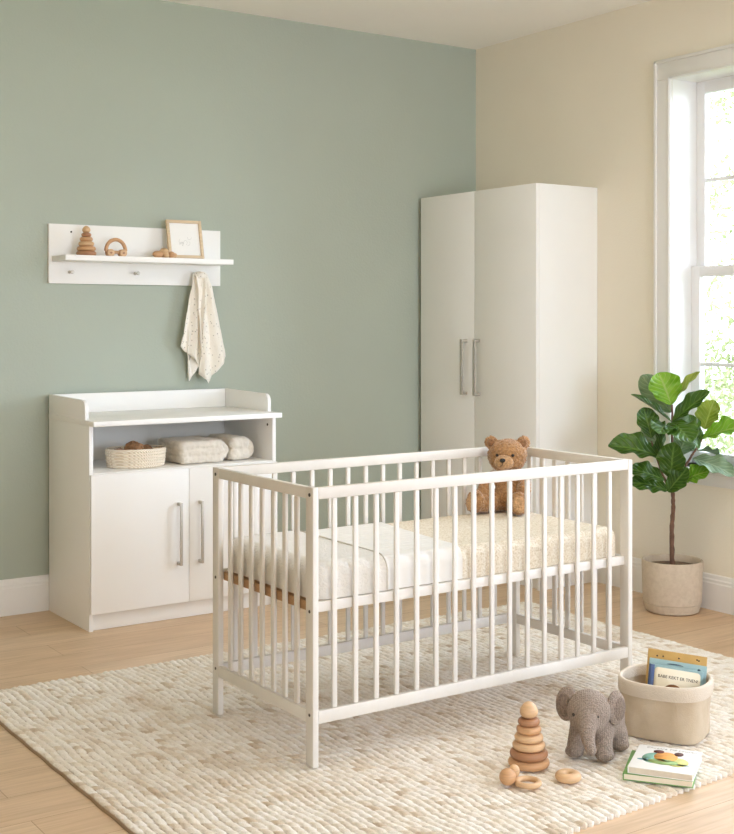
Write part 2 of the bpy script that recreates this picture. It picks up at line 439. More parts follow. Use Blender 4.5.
# ------------------------------------------------------------------ changing table
def changing_table():
    x0, x1, y0, y1 = 1.966, 2.861, 4.930, 5.404
    t = thing('changing_table', 'white changing table cabinet with raised rim under the wall shelf', 'changing table', (x0, y0, 0))
    d = Vector((x0, y0, 0))
    def B(lo, hi, bev=.0015): return box(bm(), Vector(lo)-d, Vector(hi)-d, bev)
    p = .018; zt = .857
    for xa in (x0, x1-p):
        b = B((xa, y0, 0), (xa+p, y1, zt-.0003)); s = obj('side_panel', b, white, t)
        xi = xa+p if xa == x0 else xa
        sg = 1 if xa == x0 else -1
        if sg < 0:
            obj('screw_cap', cyl(bm(), Vector((xi, y0+.045, .82))-d, Vector((xi-.0012, y0+.045, .82))-d, .006), darkbolt, s)
    obj('back_panel', B((x0+p+.0004, y1-.008, .02), (x1-p-.0004, y1-.001, zt-.0005)), white_in, t)
    obj('compartment_shelf', B((x0+p+.0004, y0+.001, .642), (x1-p-.0004, y1-.0085, .660)), white_in, t)
    obj('bottom_panel', B((x0+p+.0004, y0+.001, .072), (x1-p-.0004, y1-.0085, .09)), white_in, t)
    obj('plinth', B((x0+p+.0004, y0+.014, .001), (x1-p-.0004, y0+.03, .0715)), white, t)
    obj('worktop', B((x0-.002, 4.876, zt), (x1+.002, y1, .879), .002), white, t)
    z0, z1 = .8793, .966
    obj('back_guard', B((x0+.0165, y1-.016, z0), (x1-.0165, y1, z1), .002), white, t)
    yf = 4.975
    for xa in (x0, x1-.016):
        pts = [(y1, z0), (y1, z1)]; R = .035
        for i in range(9):
            a = PI/2*i/8; pts.append((yf+R-R*math.sin(a), z1-.006-R+R*math.cos(a)))
        pts.append((yf, z0))
        pts = [(q[0]-d.y, q[1]) for q in pts]
        obj('side_guard', prism(bm(), pts, 'x', xa-d.x, xa+.016-d.x, .0012), white, t)
    xm = 2.4155
    for xa, xb, xh in ((x0+.002, xm-.001, 2.364), (xm+.001, x1-.002, 2.465)):
        dr = obj('door', B((xa, y0-.0185, .075), (xb, y0-.0008, .654)), white, t)
        bar_handle(dr, Vector((xh, y0-.0185, .376))-d, .27, (0, -1, 0))
changing_table()

# ------------------------------------------------------------------ wall shelf
SZ = 1.585        # top of shelf board
def wall_shelf():
    x0, x1 = 1.966, 2.826; yb = GY-.0005
    t = thing('wall_shelf', 'white wall shelf with hook rail above the changing table', 'shelf', (x0, yb, 1.46))
    d = Vector((x0, yb, 1.46))
    def B(lo, hi, bev=.0012): return box(bm(), Vector(lo)-d, Vector(hi)-d, bev)
    obj('back_board', B((x0, yb-.016, 1.463), (x1, yb, 1.731)), white, t)
    obj('shelf_board', B((x0+.014, yb-.185, SZ-.024), (x1-.018, yb-.0165, SZ)), white, t)
    for x in (2.062, 2.380, 2.705):
        b = bm(); z = 1.515; q = Vector((x, yb-.0165, z))-d
        cyl(b, q, q+Vector((0, -.004, 0)), .008, bev=.001); cyl(b, q+Vector((0, -.003, 0)), q+Vector((0, -.034, .0)), .005)
        cyl(b, q+Vector((0, -.032, 0)), q+Vector((0, -.042, 0)), .0085, bev=.002)
        obj('hook', b, steel, t)
    for x in (2.07, 2.72):
        q = Vector((x, yb-.0165, 1.697))-d
        obj('screw_cap', cyl(bm(), q, q+Vector((0, -.0012, 0)), .0045), darkbolt, t)
wall_shelf()

# ------------------------------------------------------------------ toys of turned wood
def ring_tower(loc, label, rings, egg, sc=1, group=None):
    """rings: (radius, height, material); egg: (radius, height)"""
    t = thing('stacking_toy', label, 'toy', loc, random.uniform(0, 3), group)
    t.scale = (1, 1, sc); z = 0
    for r, h, m in rings:
        prof = [(0, 0)]
        for i in range(13):
            a = -PI/2+PI*i/12; prof.append((r-h*.46+h*.46*math.cos(a), h/2+h/2*math.sin(a)))
        prof.append((0, h)); b = bm(); lathe(b, prof, 36)
        obj('ring', b, m, t, angle=60, loc=(0, 0, z)); z += h+.0004
    r, h = egg; prof = []
    for i in range(17):
        a = -PI/2+PI*i/16; s = math.sin(a)
        prof.append((max(0, r*math.cos(a)*(1-.22*s)) if 0 < i < 16 else 0, h/2+h/2*s))
    obj('top_bead', lathe(bm(), prof, 28), beech_l, t, loc=(0, 0, z-.002))
    return t
ring_tower((2.407, 2.701, ZR), 'wooden ring stacking toy on the rug beside the grey elephant',
           [(.0595, .0265, beech), (.055, .026, beech_d), (.0475, .0245, beech_l), (.0415, .024, beech_l), (.036, .0235, beech), (.0318, .022, beech_d)], (.0255, .053), .93, group='stacking toys')
ring_tower((2.107, GY-.105, SZ), 'small wooden stacking toy on the left end of the wall shelf',
           [(.0445, .022, beech_d), (.042, .021, beech), (.035, .021, beech_l), (.029, .02, beech), (.022, .018, beech_d)], (.018, .034), group='stacking toys')

# rattle: two balls strung beside a ring
def rattle():
    t = thing('teething_rattle', 'wooden teething ring with two beads in front of the stacking toy', 'toy', (2.284, 2.607, ZR))
    obj('bead', ell(bm(), (-.026, .014, .0232), .0232), beech, t)
    obj('bead', ell(bm(), (.0085, .026, .0285), (.0155, .0155, .0185)), beech_l, t)
    obj('ring', torus(bm(), (.020, -.018, .0080), .0300, .0080), beech_l, t)
rattle()
tag(obj('wooden_ring', torus(bm(), (0, 0, .0132), .0215, .0152, squash=.86), beech_l, loc=(2.419, 2.551, ZR)), 'single loose thick wooden ring lying on the rug below the elephant', 'toy')

# push car on the shelf
def push_car():
    x, y = 2.243, GY-.115
    t = thing('toy_car', 'wooden arch shaped push car on the wall shelf', 'toy', (x, y, SZ))
    pts = []
    for i in range(19):
        a = PI*i/18; pts.append((.047*math.cos(a), 0, .026+.052*math.sin(a)))
    b = bm(); tube(b, pts, .0085, 12)
    box(b, (-.05, -.0085, .014), (.05, .0085, .028), .005)
    obj('body', b, beech, t, angle=60)
    for xx in (-.028, .032):
        for yy in (-.016, .0095):
            w = obj('wheel', cyl(bm(), (xx, yy, .0175), (xx, yy+.0065, .0175), .0172, seg=28, bev=.0022), beech_l, t)
        obj('axle_cap', cyl(bm(), (xx, -.0161, .0175), (xx, -.019, .0175), .0045), beech_d, t)
push_car()

def bead_rattle():
    t = thing('bead_toy', 'small wooden bead toy beside the framed print on the shelf', 'toy', (2.48, GY-.115, SZ))
    obj('bead', ell(bm(), (-.03, 0, .0175), (.026, .016, .0165)), beech, t)
    for (x, y, r, m) in ((.008, -.008, .0145, beech_l), (.006, .010, .0245, beech_l), (.036, -.006, .0165, beech), (.056, .004, .0135, beech_l)):
        obj('bead', ell(bm(), (x, y, r), r), m, t)
bead_rattle()

# framed print leaning on the back board
def framed_print():
    w, h = .180, .184; lean = math.radians(-12)
    t = thing('framed_print', 'small oak framed print leaning on the wall shelf', 'picture', (2.607, GY-.088, SZ+.003))
    R = Euler((lean, 0, 0)).to_matrix().to_4x4()
    b = bm(); f = .0135; dp = .014
    box(b, (-w/2, -dp, 0), (-w/2+f, 0, h), .001, mtx=R); box(b, (w/2-f, -dp, 0), (w/2, 0, h), .001, mtx=R)
    box(b, (-w/2+f, -dp, 0), (w/2-f, 0, f), .001, mtx=R); box(b, (-w/2+f, -dp, h-f), (w/2-f, 0, h), .001, mtx=R)
    obj('frame', b, oak, t)
    obj('print', box(bm(), (-w/2+f, -.006, f), (w/2-f, -.003, h-f), mtx=R), M('print_paper', (240, 239, 236), .7), t)
    b = bm(); rr = random.Random(4)
    for k in range(7):   # pale pencil strokes of the drawing
        cx, cz = rr.uniform(-.026, .026), rr.uniform(.062, .112); pts = []
        for i in range(7):
            a = i/6*3.4+k; pts.append((cx+.012*math.cos(a)*(.5+i/9), -.0066, cz+.011*math.sin(a)))
        tube(b, pts, .0006, 5)
    bmesh.ops.transform(b, matrix=R, verts=b.verts)
    obj('drawing', b, M('pencil', (196, 196, 194), .8), t)
framed_print()

# ------------------------------------------------------------------ muslin cloth on the hook
def muslin():
    yb = GY-.017
    def X(u): return 2.594+(u-180)*.00533
    def Z(v): return 1.18-(v-345)*.00477
    t = thing('muslin_cloth', 'speckled cream muslin cloth hanging from the right hook of the shelf', 'cloth', (X(200), yb, 1.5))
    d = Vector((X(200), yb, 1.5))
    k = Nt('speckled_muslin'); v = k.coords()
    vo = k.add('ShaderNodeTexVoronoi'); vo.inputs['Scale'].default_value = 75; vo.inputs['Randomness'].default_value = .95; k.link(v, vo.inputs['Vector'])
    sp = k.ramp(vo.outputs['Distance'], [(.20, (1, 1, 1, 1)), (.30, (0, 0, 0, 1))])
    pick = k.ramp(vo.outputs['Color'], [(.62, (0, 0, 0, 1)), (.64, (.6, .6, .6, 1))])
    c = k.mix(k.mix(1, sp, pick, 'MULTIPLY'), lin((242, 236, 225)), lin((146, 134, 122)))
    k.link(c, k.b.inputs['Base Color']); k.b.inputs['Roughness'].default_value = .95
    k.bump(k.noise(v, 170, 2), .8, .003)
    def panel(top, bot, y0, y1, amp, fr, ph, belly=0):
        n, m = 60, 30; P = np.zeros((n, m, 3)); top = np.array(top, float); bot = np.array(bot, float)
        sb = np.linspace(0, 1, len(bot))
        for i in range(n):
            s = i/(n-1)
            bx, bz = np.interp(s, sb, bot[:, 0]), np.interp(s, sb, bot[:, 1]); tx = top[0][0]+(top[1][0]-top[0][0])*s; tz = top[0][1]+(top[1][1]-top[0][1])*s
            for j in range(m):
                q = j/(m-1); e = q**.85
                x = tx+(bx-tx)*e; z = tz+(bz-tz)*q
                y = y0+(y1-y0)*s-belly*math.sin(PI*s)*(.35+.65*q)+amp*(.35+.65*q)*math.sin(fr*2*PI*s+ph+.6*q)
                cl = math.sin(min(q*5, 1)*PI/2)
                y += .009*cl*noise.noise(Vector((x*.22, z*.05, y0*40)))+.004*cl*noise.noise(Vector((x*.5, z*.25, y0*70)))
                P[i, j] = (X(x)-d.x, -(.012+(y)*(.45+.55*cl)), Z(z)-d.z)
        me = grid_mesh('p', P); b = bm(); b.from_mesh(me)
        bmesh.ops.solidify(b, geom=b.faces[:], thickness=.004); return b
    b = panel([(194, 273), (206, 273)], [(197, 350), (199, 374), (207, 384), (216, 372), (225.5, 357)], .048, .030, .016, 2.5, .4, .014)
    obj('front_fold', b, k.m, t, angle=180)
    b = panel([(193.5, 274), (204, 273)], [(179.8, 346), (190, 356), (197.5, 365), (199, 350)], .028, .050, .014, 1.8, 2.2, .012)
    obj('left_fold', b, k.m, t, angle=180)
    b = panel([(194, 275), (204, 275)], [(187, 352), (190, 381.5), (199, 366), (210, 360)], .012, .014, .006, 1.5, 1, .004)
    obj('back_fold', b, k.m, t, angle=180)
    b = bm(); ell(b, (.002, -.030, .012), (.036, .028, .019)); obj('gathered_top', blob(b, .003, 3, .0025, 90), k.m, t, angle=180)
muslin()

# ------------------------------------------------------------------ compartment: rope basket, balls, towels
def rope_mat():
    k = Nt('cotton_rope'); v = k.coords((1, 1, 1)); w = k.add('ShaderNodeTexWave', wave_type='BANDS', bands_direction='DIAGONAL')
    w.inputs['Scale'].default_value = 55; w.inputs['Distortion'].default_value = 1.5; k.link(v, w.inputs['Vector'])
    k.link(k.ramp(w.outputs['Fac'], [(.1, lin((222, 206, 182))), (.5, lin((243, 233, 215)))]), k.b.inputs['Base Color'])
    k.b.inputs['Roughness'].default_value = .9; k.bump(w.outputs['Fac'], .5, .003); return k.m
CY0 = 5.03
def rope_basket():
    rx, ry = .135, .105; zb = .6605
    t = thing('rope_basket', 'low oval coiled rope basket in the changing table compartment', 'basket', (2.236, CY0+.04, zb))
    out = [(0, 0), (.7, 0)]; n = 6; hh = .078
    for i in range(n*6+1):
        z = hh*i/(n*6); out.append((.93+.055*math.sin(PI*z/hh*.55)+.03*abs(math.sin(PI*n*z/hh)), .001+z))
    inn = [(q[0]-.075, q[1]) for q in out[2:]][::-1]
    prof = out+[(.965, hh+.004)]+inn[:-4]+[(.8, .012), (0, .012)]
    b = bm(); lathe(b, [(r*rx, z) for r, z in prof], 56, shape=lambda a, z: 1)
    for v in b.verts: v.co.y *= ry/rx
    obj('coiled_wall', b, rope_mat(), t, angle=60)
    ballm = M('brown_felt', (150, 112, 78), .95, .3, 60, .006, 90)
    for (x, y, z, r, tx) in ((-.012, -.008, .074, .044, 'largest brown ball heaped in the rope basket'), (.052, .008, .058, .038, 'brown ball at the right side of the rope basket'), (-.07, .012, .050, .036, 'brown ball half hidden at the left side of the rope basket')):
        bb = bm(); ell(bb, (0, 0, 0), (r, r*.95, r*.8)); me = blob(bb, .004, 2, .006, 42, x*900)
        tag(obj('felt_ball', me, ballm, angle=180, loc=(2.236+x, CY0+.04+y, zb+z)), tx, 'ball', 'brown balls in the rope basket')
rope_basket()
towelm = M('terry_cloth', (236, 228, 214), .97, .05, 40, .005, 260, sheen=.3)
def folded_towel(name_label, x0, x1, layers, zb, y0=5.0, y1=5.24, tilt=0):
    b = bm(); z = 0
    for i, h in enumerate(layers):
        j = random.uniform(-.004, .004)
        box(b, (x0+j, y0+random.uniform(-.004, .004), z), (x1-abs(j), y1, z+h*1.06), h*.46, 4); z += h
    cyl(b, (x1-.02, y0+.01, z/2), (x1-.02, y1-.01, z/2), z*.47, seg=20, bev=.01)
    me = blob(b, .0042, 2, .0035, 55, x0*100, True)
    return tag(obj('folded_towel', me, towelm, angle=180, loc=(0, 0, zb)), name_label, 'towel', 'folded towels in the compartment')
folded_towel('cream folded towel with stacked edges beside the rope basket', 2.414, 2.630, [.032, .030, .035], .6625, 4.985, 5.235)
folded_towel('plump cream folded towel at the right end of the compartment', 2.664, 2.764, [.052, .050], .6625, 4.99, 5.235)

# ------------------------------------------------------------------ cot
CX0, CX1, CY0_, CY1, CTOP = 1.880, 3.174, 3.029, 3.652, .8187
def crib():
    x0, x1, y0, y1 = CX0, CX1, CY0_, CY1
    t = thing('baby_crib', 'white slatted wooden baby cot standing on the cream rug', 'crib', (x0, y0, ZR))
    d = Vector((x0, y0, ZR))
    def B(lo, hi, bev=.003): return box(bm(), Vector(lo)-d, Vector(hi)-d, bev)
    pw, pd = .020, .041; zb0, zb1, zt0 = .1396, .1764, .7843
    for xa in (x0, x1-pw):
        for ya in (y0, y1-pd):
            post = obj('post', B((xa, ya, ZR), (xa+pw, ya+pd, CTOP)), crib_w, t)
            xo, sg = (xa, -1) if xa == x0 else (xa+pw, 1)
            for z in (.797, .462, .165):
                q = Vector((xo, ya+pd*.45, z))-d
                obj('bolt', cyl(bm(), q, q+Vector((sg*.0012, 0, 0)), .0055 if z > .5 else .0048), darkbolt, post)
        rx0, rx1 = xa+.001, xa+pw-.001
        obj('end_rail', B((rx0, y0+pd+.0002, zt0), (rx1, y1-pd-.0002, CTOP-.001)), crib_w, t)
        obj('end_rail', B((rx0, y0+pd+.0002, zb0), (rx1, y1-pd-.0002, zb1)), crib_w, t)
        for i in range(7):
            yc = 3.142+(3.553-3.142)*i/6-.008
            obj('bar', B((xa+.0045, yc-.0105, zb1), (xa+.0155, yc+.0105, zt0), .0042), crib_w, t)
    for ya, sg in ((y0, 1), (y1, -1)):
        def YY(a, b_): return sorted((ya+sg*a, ya+sg*b_))
        a, c = YY(.0005, .0205)
        obj('long_rail', B((x0+pw+.0002, a, zt0), (x1-pw-.0002, c, CTOP-.0005)), crib_w, t)
        obj('long_rail', B((x0+pw+.0002, a, zb0), (x1-pw-.0002, c, zb1)), crib_w, t)
        a2, c2 = YY(.0175, .0365)
        obj('support_rail', B((x0+pw+.0002, a2, .4555), (x1-pw-.0002, c2, .486)), crib_w, t)
        for xb in (1.959, 2.033, 2.107, 2.181, 2.256, 2.330, 2.404, 2.479, 2.553, 2.627, 2.702, 2.776, 2.850, 2.924, 2.999, 3.073):
            a3, c3 = YY(.005, .0165)
            obj('bar', B((xb-.0085, a3, zb1), (xb+.0085, c3, zt0), .0042), crib_w, t)
    # bed base: two end battens and slats of bare wood
    for xa in (x0+.0215, x1-.0425):
        obj('base_batten', B((xa, y0+.038, .453), (xa+.021, y1-.038, .480), .001), baseply, t)
    for i in range(14):
        xs = x0+.07+i*(x1-x0-.14-.06)/13
        obj('base_slat', B((xs, y0+.038, .466), (xs+.06, y1-.038, .480), .001), baseply, t)
crib()

# mattress with beige speckled sheet
def sheet_mat():
    k = Nt('speckled_sheet'); v = k.coords()
    f = k.noise(v, 150, 3, .65); f2 = k.noise(v, 9, 2)
    c = k.ramp(f, [(.33, lin((194, 177, 148))), (.47, lin((215, 203, 182))), (.6, lin((226, 217, 200)))])
    k.link(c, k.b.inputs['Base Color']); k.b.inputs['Roughness'].default_value = .95; k.bump(f, .3, .0015); return k.m
MX0, MX1, MY0, MY1, MZ0, MZ1 = CX0+.034, CX1-.0275, CY0_+.034, CY1-.034, .4865, .584
def mattress():
    b = bm(); box(b, (MX0, MY0, MZ0-.032), (MX1, MY1, MZ1), .038, 8)
    bmesh.ops.subdivide_edges(b, edges=[e for e in b.edges if e.calc_length() > .2], cuts=30, use_grid_fill=True)
    for v in b.verts:
        if v.co.z > MZ1-.004: v.co.z += .0018*noise.noise(v.co*7)
        v.co.z = max(v.co.z, MZ0)
    o = obj('mattress', b, sheet_mat(), angle=60)
    o.data.transform(Matrix.Translation((-MX0, -MY0, -MZ0))); o.location = (MX0, MY0, MZ0)
    return tag(o, 'cot mattress in a beige speckled fitted sheet', 'mattress')
mattress()

# white blanket over the head half, its top folded back
def blanket():
    t = thing('baby_blanket', 'white quilted blanket laid over the left half of the cot mattress', 'blanket', (MX0, MY0, MZ1))
    d = Vector((MX0, MY0, MZ1))
    bl = M('white_blanket', (218, 213, 204), .95, .03, 30, .003, 120, sheen=.2)
    bq = Nt('quilted_blanket'); v = bq.coords()
    w = bq.add('ShaderNodeTexWave', wave_type='BANDS', bands_direction='Y'); w.inputs['Scale'].default_value = 9; w.inputs['Distortion'].default_value = .4; bq.link(v, w.inputs['Vector'])
    bq.b.inputs['Base Color'].default_value = lin((228, 225, 219)); bq.b.inputs['Roughness'].default_value = .95; bq.bump(w.outputs['Fac'], .6, .004)
    def layer(xf, off, thick, mat, name):
        # a soft cover over the end of the mattress: rounded box with open underside, cut along the hem line
        b = bm(); r = .038+off
        box(b, (MX0-off, MY0-off, MZ0-.06), (2.8, MY1+off, MZ1+off), r, 8)
        for ax, lo_, hi_, st in ((0, MX0, 2.8, .02), (1, MY0, MY1, .02)):
            q = lo_+.05
            while q < hi_-.04:
                co_ = [0, 0, 0]; no_ = [0, 0, 0]; co_[ax] = q; no_[ax] = 1
                bmesh.ops.bisect_plane(b, geom=b.verts[:]+b.edges[:]+b.faces[:], plane_co=co_, plane_no=no_); q += st
        def cut(co_, no_): bmesh.ops.bisect_plane(b, geom=b.verts[:]+b.edges[:]+b.faces[:], plane_co=co_, plane_no=no_, clear_outer=True)
        cut((0, 0, MZ0+.0015), (0, 0, -1))
        A, B_ = Vector((xf(0), MY0, 0)), Vector((xf(1), MY1, 0)); n_ = Vector((B_.y-A.y, -(B_.x-A.x), 0))
        cut(A, n_)
        bmesh.ops.recalc_face_normals(b, faces=b.faces)
        for v in b.verts:
            w_ = max(0, noise.noise(v.co*8+Vector((off*900, 0, 0)))+.2)*.0022
            if v.co.z > MZ1-.01: v.co.z += w_
            v.co -= d
        bmesh.ops.solidify(b, geom=b.faces[:], thickness=thick)
        return obj(name, b, mat, t, angle=60)
    layer(lambda f: 2.45+.06*f, .0045, .003, [bq.m], 'blanket_layer')
    fl = layer(lambda f: 2.157+.004*f, .0085, .003, [bl], 'folded_layer')
    # piped hem along the fold
    pts = [(MX0+0, 0, 0)]
    pts = []
    for y, z in [(MY0-.0095, MZ0+.004), (MY0-.0095, MZ1-.038)]+[(MY0+.038-.0475*math.cos(a), MZ1-.038+.0475*math.sin(a)) for a in np.linspace(.2, PI/2, 8)]+[(y, MZ1+.0105) for y in np.linspace(MY0+.06, MY1-.04, 16)]:
        f = min(max((y-MY0)/(MY1-MY0), 0), 1); pts.append(Vector((2.158+.004*f, y, z))-d)
    obj('piping', tube(bm(), pts, .0026, 8), M('grey_piping', (206, 200, 190), .9), fl)
blanket()

# ------------------------------------------------------------------ teddy bear
def fur(name, col, amp=.004, fs=130):
    k = Nt(name); v = k.coords(); f = k.noise(v, fs, 4, .7); c = lin(col)
    k.link(k.ramp(f, [(.3, tuple(x*.55 for x in c[:3])+(1,)), (.62, tuple(min(1, x*1.18) for x in c[:3])+(1,))]), k.b.inputs['Base Color'])
    k.b.inputs['Roughness'].default_value = .95; k.b.inputs['Sheen Weight'].default_value = .5; k.b.inputs['Specular IOR Level'].default_value = .1
    k.bump(f, .9, amp); return k.m
def teddy():
    az = .861-PI/2
    t = thing('teddy_bear', 'brown plush teddy bear sitting in the far corner of the cot', 'teddy bear', (3.057, 3.556, MZ1+.002), az)
    f1 = fur('brown_plush', (174, 131, 88)); f2 = fur('tan_plush', (192, 152, 110), .003); f3 = fur('inner_ear_plush', (150, 108, 74))
    b = bm(); hd = Euler((math.radians(8), 0, math.radians(14)))
    Hc = Vector((.004, -.008, .208))
    ell(b, (0, 0, .077), (.056, .05, .077)); ell(b, (0, -.008, .06), (.06, .053, .058))           # trunk
    ell(b, (0, 0, .14), (.038, .036, .03))
    ell(b, Hc, (.074, .063, .062)); ell(b, Hc+Vector((0, -.012, -.018)), (.066, .055, .045))
    for s in (-1, 1):
        e = Hc+Vector((s*.060, .004, .047)); ell(b, e, (.026, .013, .026), Euler((0, 0, s*.3)))
    chain(b, [(-.05, -.004, .125), (-.076, -.02, .10), (-.086, -.048, .068)], [.024, .024, .026])   # arm on the viewer's left
    chain(b, [(.05, -.004, .125), (.066, -.028, .105), (.064, -.062, .085)], [.024, .024, .026])
    chain(b, [(-.035, -.02, .038), (-.080, -.055, .036), (-.110, -.076, .040)], [.038, .036, .036])   # leg splayed to the left
    ell(b, (-.115, -.089, .045), (.037, .024, .044), Euler((-.25, 0, -.6)))
    chain(b, [(.03, -.02, .038), (.045, -.06, .036), (.046, -.095, .038)], [.038, .035, .034])
    ell(b, (.046, -.108, .043), (.036, .022, .043), Euler((-.2, 0, .2)))
    m = blob(b, .004, 4, .0046, 150, 0, True)
    obj('body', m, f1, t, angle=180)
    R = hd.to_matrix(); b = bm()
    mz = Hc+Vector((-.012, -.058, -.020)); ell(b, mz, (.036, .028, .028))
    obj('muzzle', blob(b, .003, 2, .0016, 140), f2, t, angle=180)
    dark = M('black_plastic', (28, 20, 16), .25)
    b = bm(); n0 = mz+Vector((-.006, -.028, .010)); ell(b, n0, (.0105, .006, .008)); obj('nose', b, dark, t)
    b = bm(); tube(b, [n0+Vector((0, -.001, -.006)), n0+Vector((0, .0005, -.018)), n0+Vector((-.008, .003, -.023))], .0011, 6); obj('mouth', b, dark, t)
    for x in (-.038, .020): obj('eye', ell(bm(), Hc+Vector((x, -.060 if x < 0 else -.0625, .006)), .0055), dark, t)
    for s in (-1, 1):
        b = bm(); ell(b, Hc+Vector((s*.0605, -.0075, .047)), (.0155, .006, .0155), Euler((0, 0, s*.3))); obj('inner_ear', b, f3, t)
    b = bm(); ell(b, (-.1265, -.1105, .046), (.025, .006, .032), Euler((-.25, 0, -.6))); obj('foot_pad', blob(b, .003, 1, .001, 140), f2, t, angle=180)
    b = bm(); ell(b, (.047, -.1305, .043), (.026, .006, .032), Euler((-.2, 0, .2))); obj('foot_pad', blob(b, .003, 1, .001, 140), f2, t, angle=180)
    obj('ribbon_tag', box(bm(), (-.048, -.078, .092), (-.040, -.076, .104), .0006, mtx=Matrix.Rotation(.0, 4, 'Z')), M('white_ribbon', (235, 232, 226), .8), t)
teddy()

# ------------------------------------------------------------------ crocheted elephant
def crochet(name, col):
    k = Nt(name); c = lin(col); v = k.coords((1, 1, 1.5))
    vo = k.add('ShaderNodeTexVoronoi'); vo.inputs['Scale'].default_value = 190; vo.inputs['Randomness'].default_value = .45; k.link(v, vo.inputs['Vector'])
    k.link(k.ramp(vo.outputs['Distance'], [(.1, tuple(min(1, x*1.12) for x in c[:3])+(1,)), (.75, tuple(x*.62 for x in c[:3])+(1,))]), k.b.inputs['Base Color'])
    inv = k.ramp(vo.outputs['Distance'], [(0, (1, 1, 1, 1)), (.8, (0, 0, 0, 1))])
    k.b.inputs['Roughness'].default_value = .95; k.b.inputs['Specular IOR Level'].default_value = .12; k.bump(inv, .9, .004); return k.m
def elephant():
    az = (.972-math.atan((590-367)/F))-PI/2
    t = thing('crochet_elephant', 'grey crocheted toy elephant standing beside the fabric basket', 'toy elephant', (2.617, 2.654, ZR), az); t.scale = (1.05,)*3
    g = crochet('grey_yarn', (174, 158, 145)); g2 = crochet('dark_grey_yarn', (150, 134, 121))
    b = bm()
    Hc = Vector((-.012, -.03, .137))
    ell(b, (.030, .045, .092), (.056, .072, .056), Euler((.12, 0, -.45)))        # trunk of the body, receding to the right
    ell(b, (.012, .015, .105), (.046, .045, .048))
    chain(b, [(-.032, .006, .085), (-.045, -.008, .045), (-.049, -.014, .022)], [.033, .0265, .025]); ell(b, (-.052, -.018, .017), (.027, .0285, .0165))
    chain(b, [(.024, -.006, .085), (.027, -.022, .045), (.028, -.03, .022)], [.034, .0275, .026]); ell(b, (.031, -.033, .017), (.028, .029, .0165))
    chain(b, [(.052, .075, .075), (.070, .072, .045), (.074, .068, .02)], [.036, .028, .026]); ell(b, (.075, .066, .016), (.027, .028, .0155))
    chain(b, [(.005, .085, .075), (.0, .09, .045), (-.002, .09, .02)], [.034, .028, .026]); ell(b, (-.002, .088, .016), (.027, .028, .0155))
    ell(b, Hc, (.0615, .054, .058)); ell(b, Hc+Vector((-.004, -.014, -.022)), (.050, .044, .040))
    chain(b, [Hc+Vector((-.004, -.042, -.014)), Hc+Vector((-.004, -.068, -.042)), Hc+Vector((.000, -.080, -.066)), Hc+Vector((.006, -.086, -.080))], [.030, .022, .0175, .016])
    obj('body', blob(b, .0042, 6, .0006, 300, 0, True), g, t, angle=180)
    for s, ex, rz, w in ((-1, -.072, -.35, .034), (1, .062, .80, .036)):
        c = Vector((ex, -.022 if s < 0 else -.012, .150 if s < 0 else .142))
        rot = Euler((0, -.12*s, rz))
        b = bm(); ell(b, c, (w, .0125, .050), rot); e = obj('ear', blob(b, .0035, 2, .0005, 300), g, t, angle=180)
        b = bm(); ell(b, c+rot.to_matrix() @ Vector((s*.004, -.0075, -.002)), (w-.010, .006, .034), rot); obj('ear_lining', b, g2, e)
    dk = M('bead_eye', (22, 18, 16), .2)
    for x, y in ((-.044, -.070), (.021, -.0765)):
        obj('eye', ell(bm(), Hc+Vector((x+.002, y+.030, -.002)), .0045), dk, t)
    b = bm(); tube(b, [(.06, .115, .09), (.068, .124, .075), (.07, .126, .055)], [.005, .004, .006], 8); obj('tail', b, g, t)
elephant()

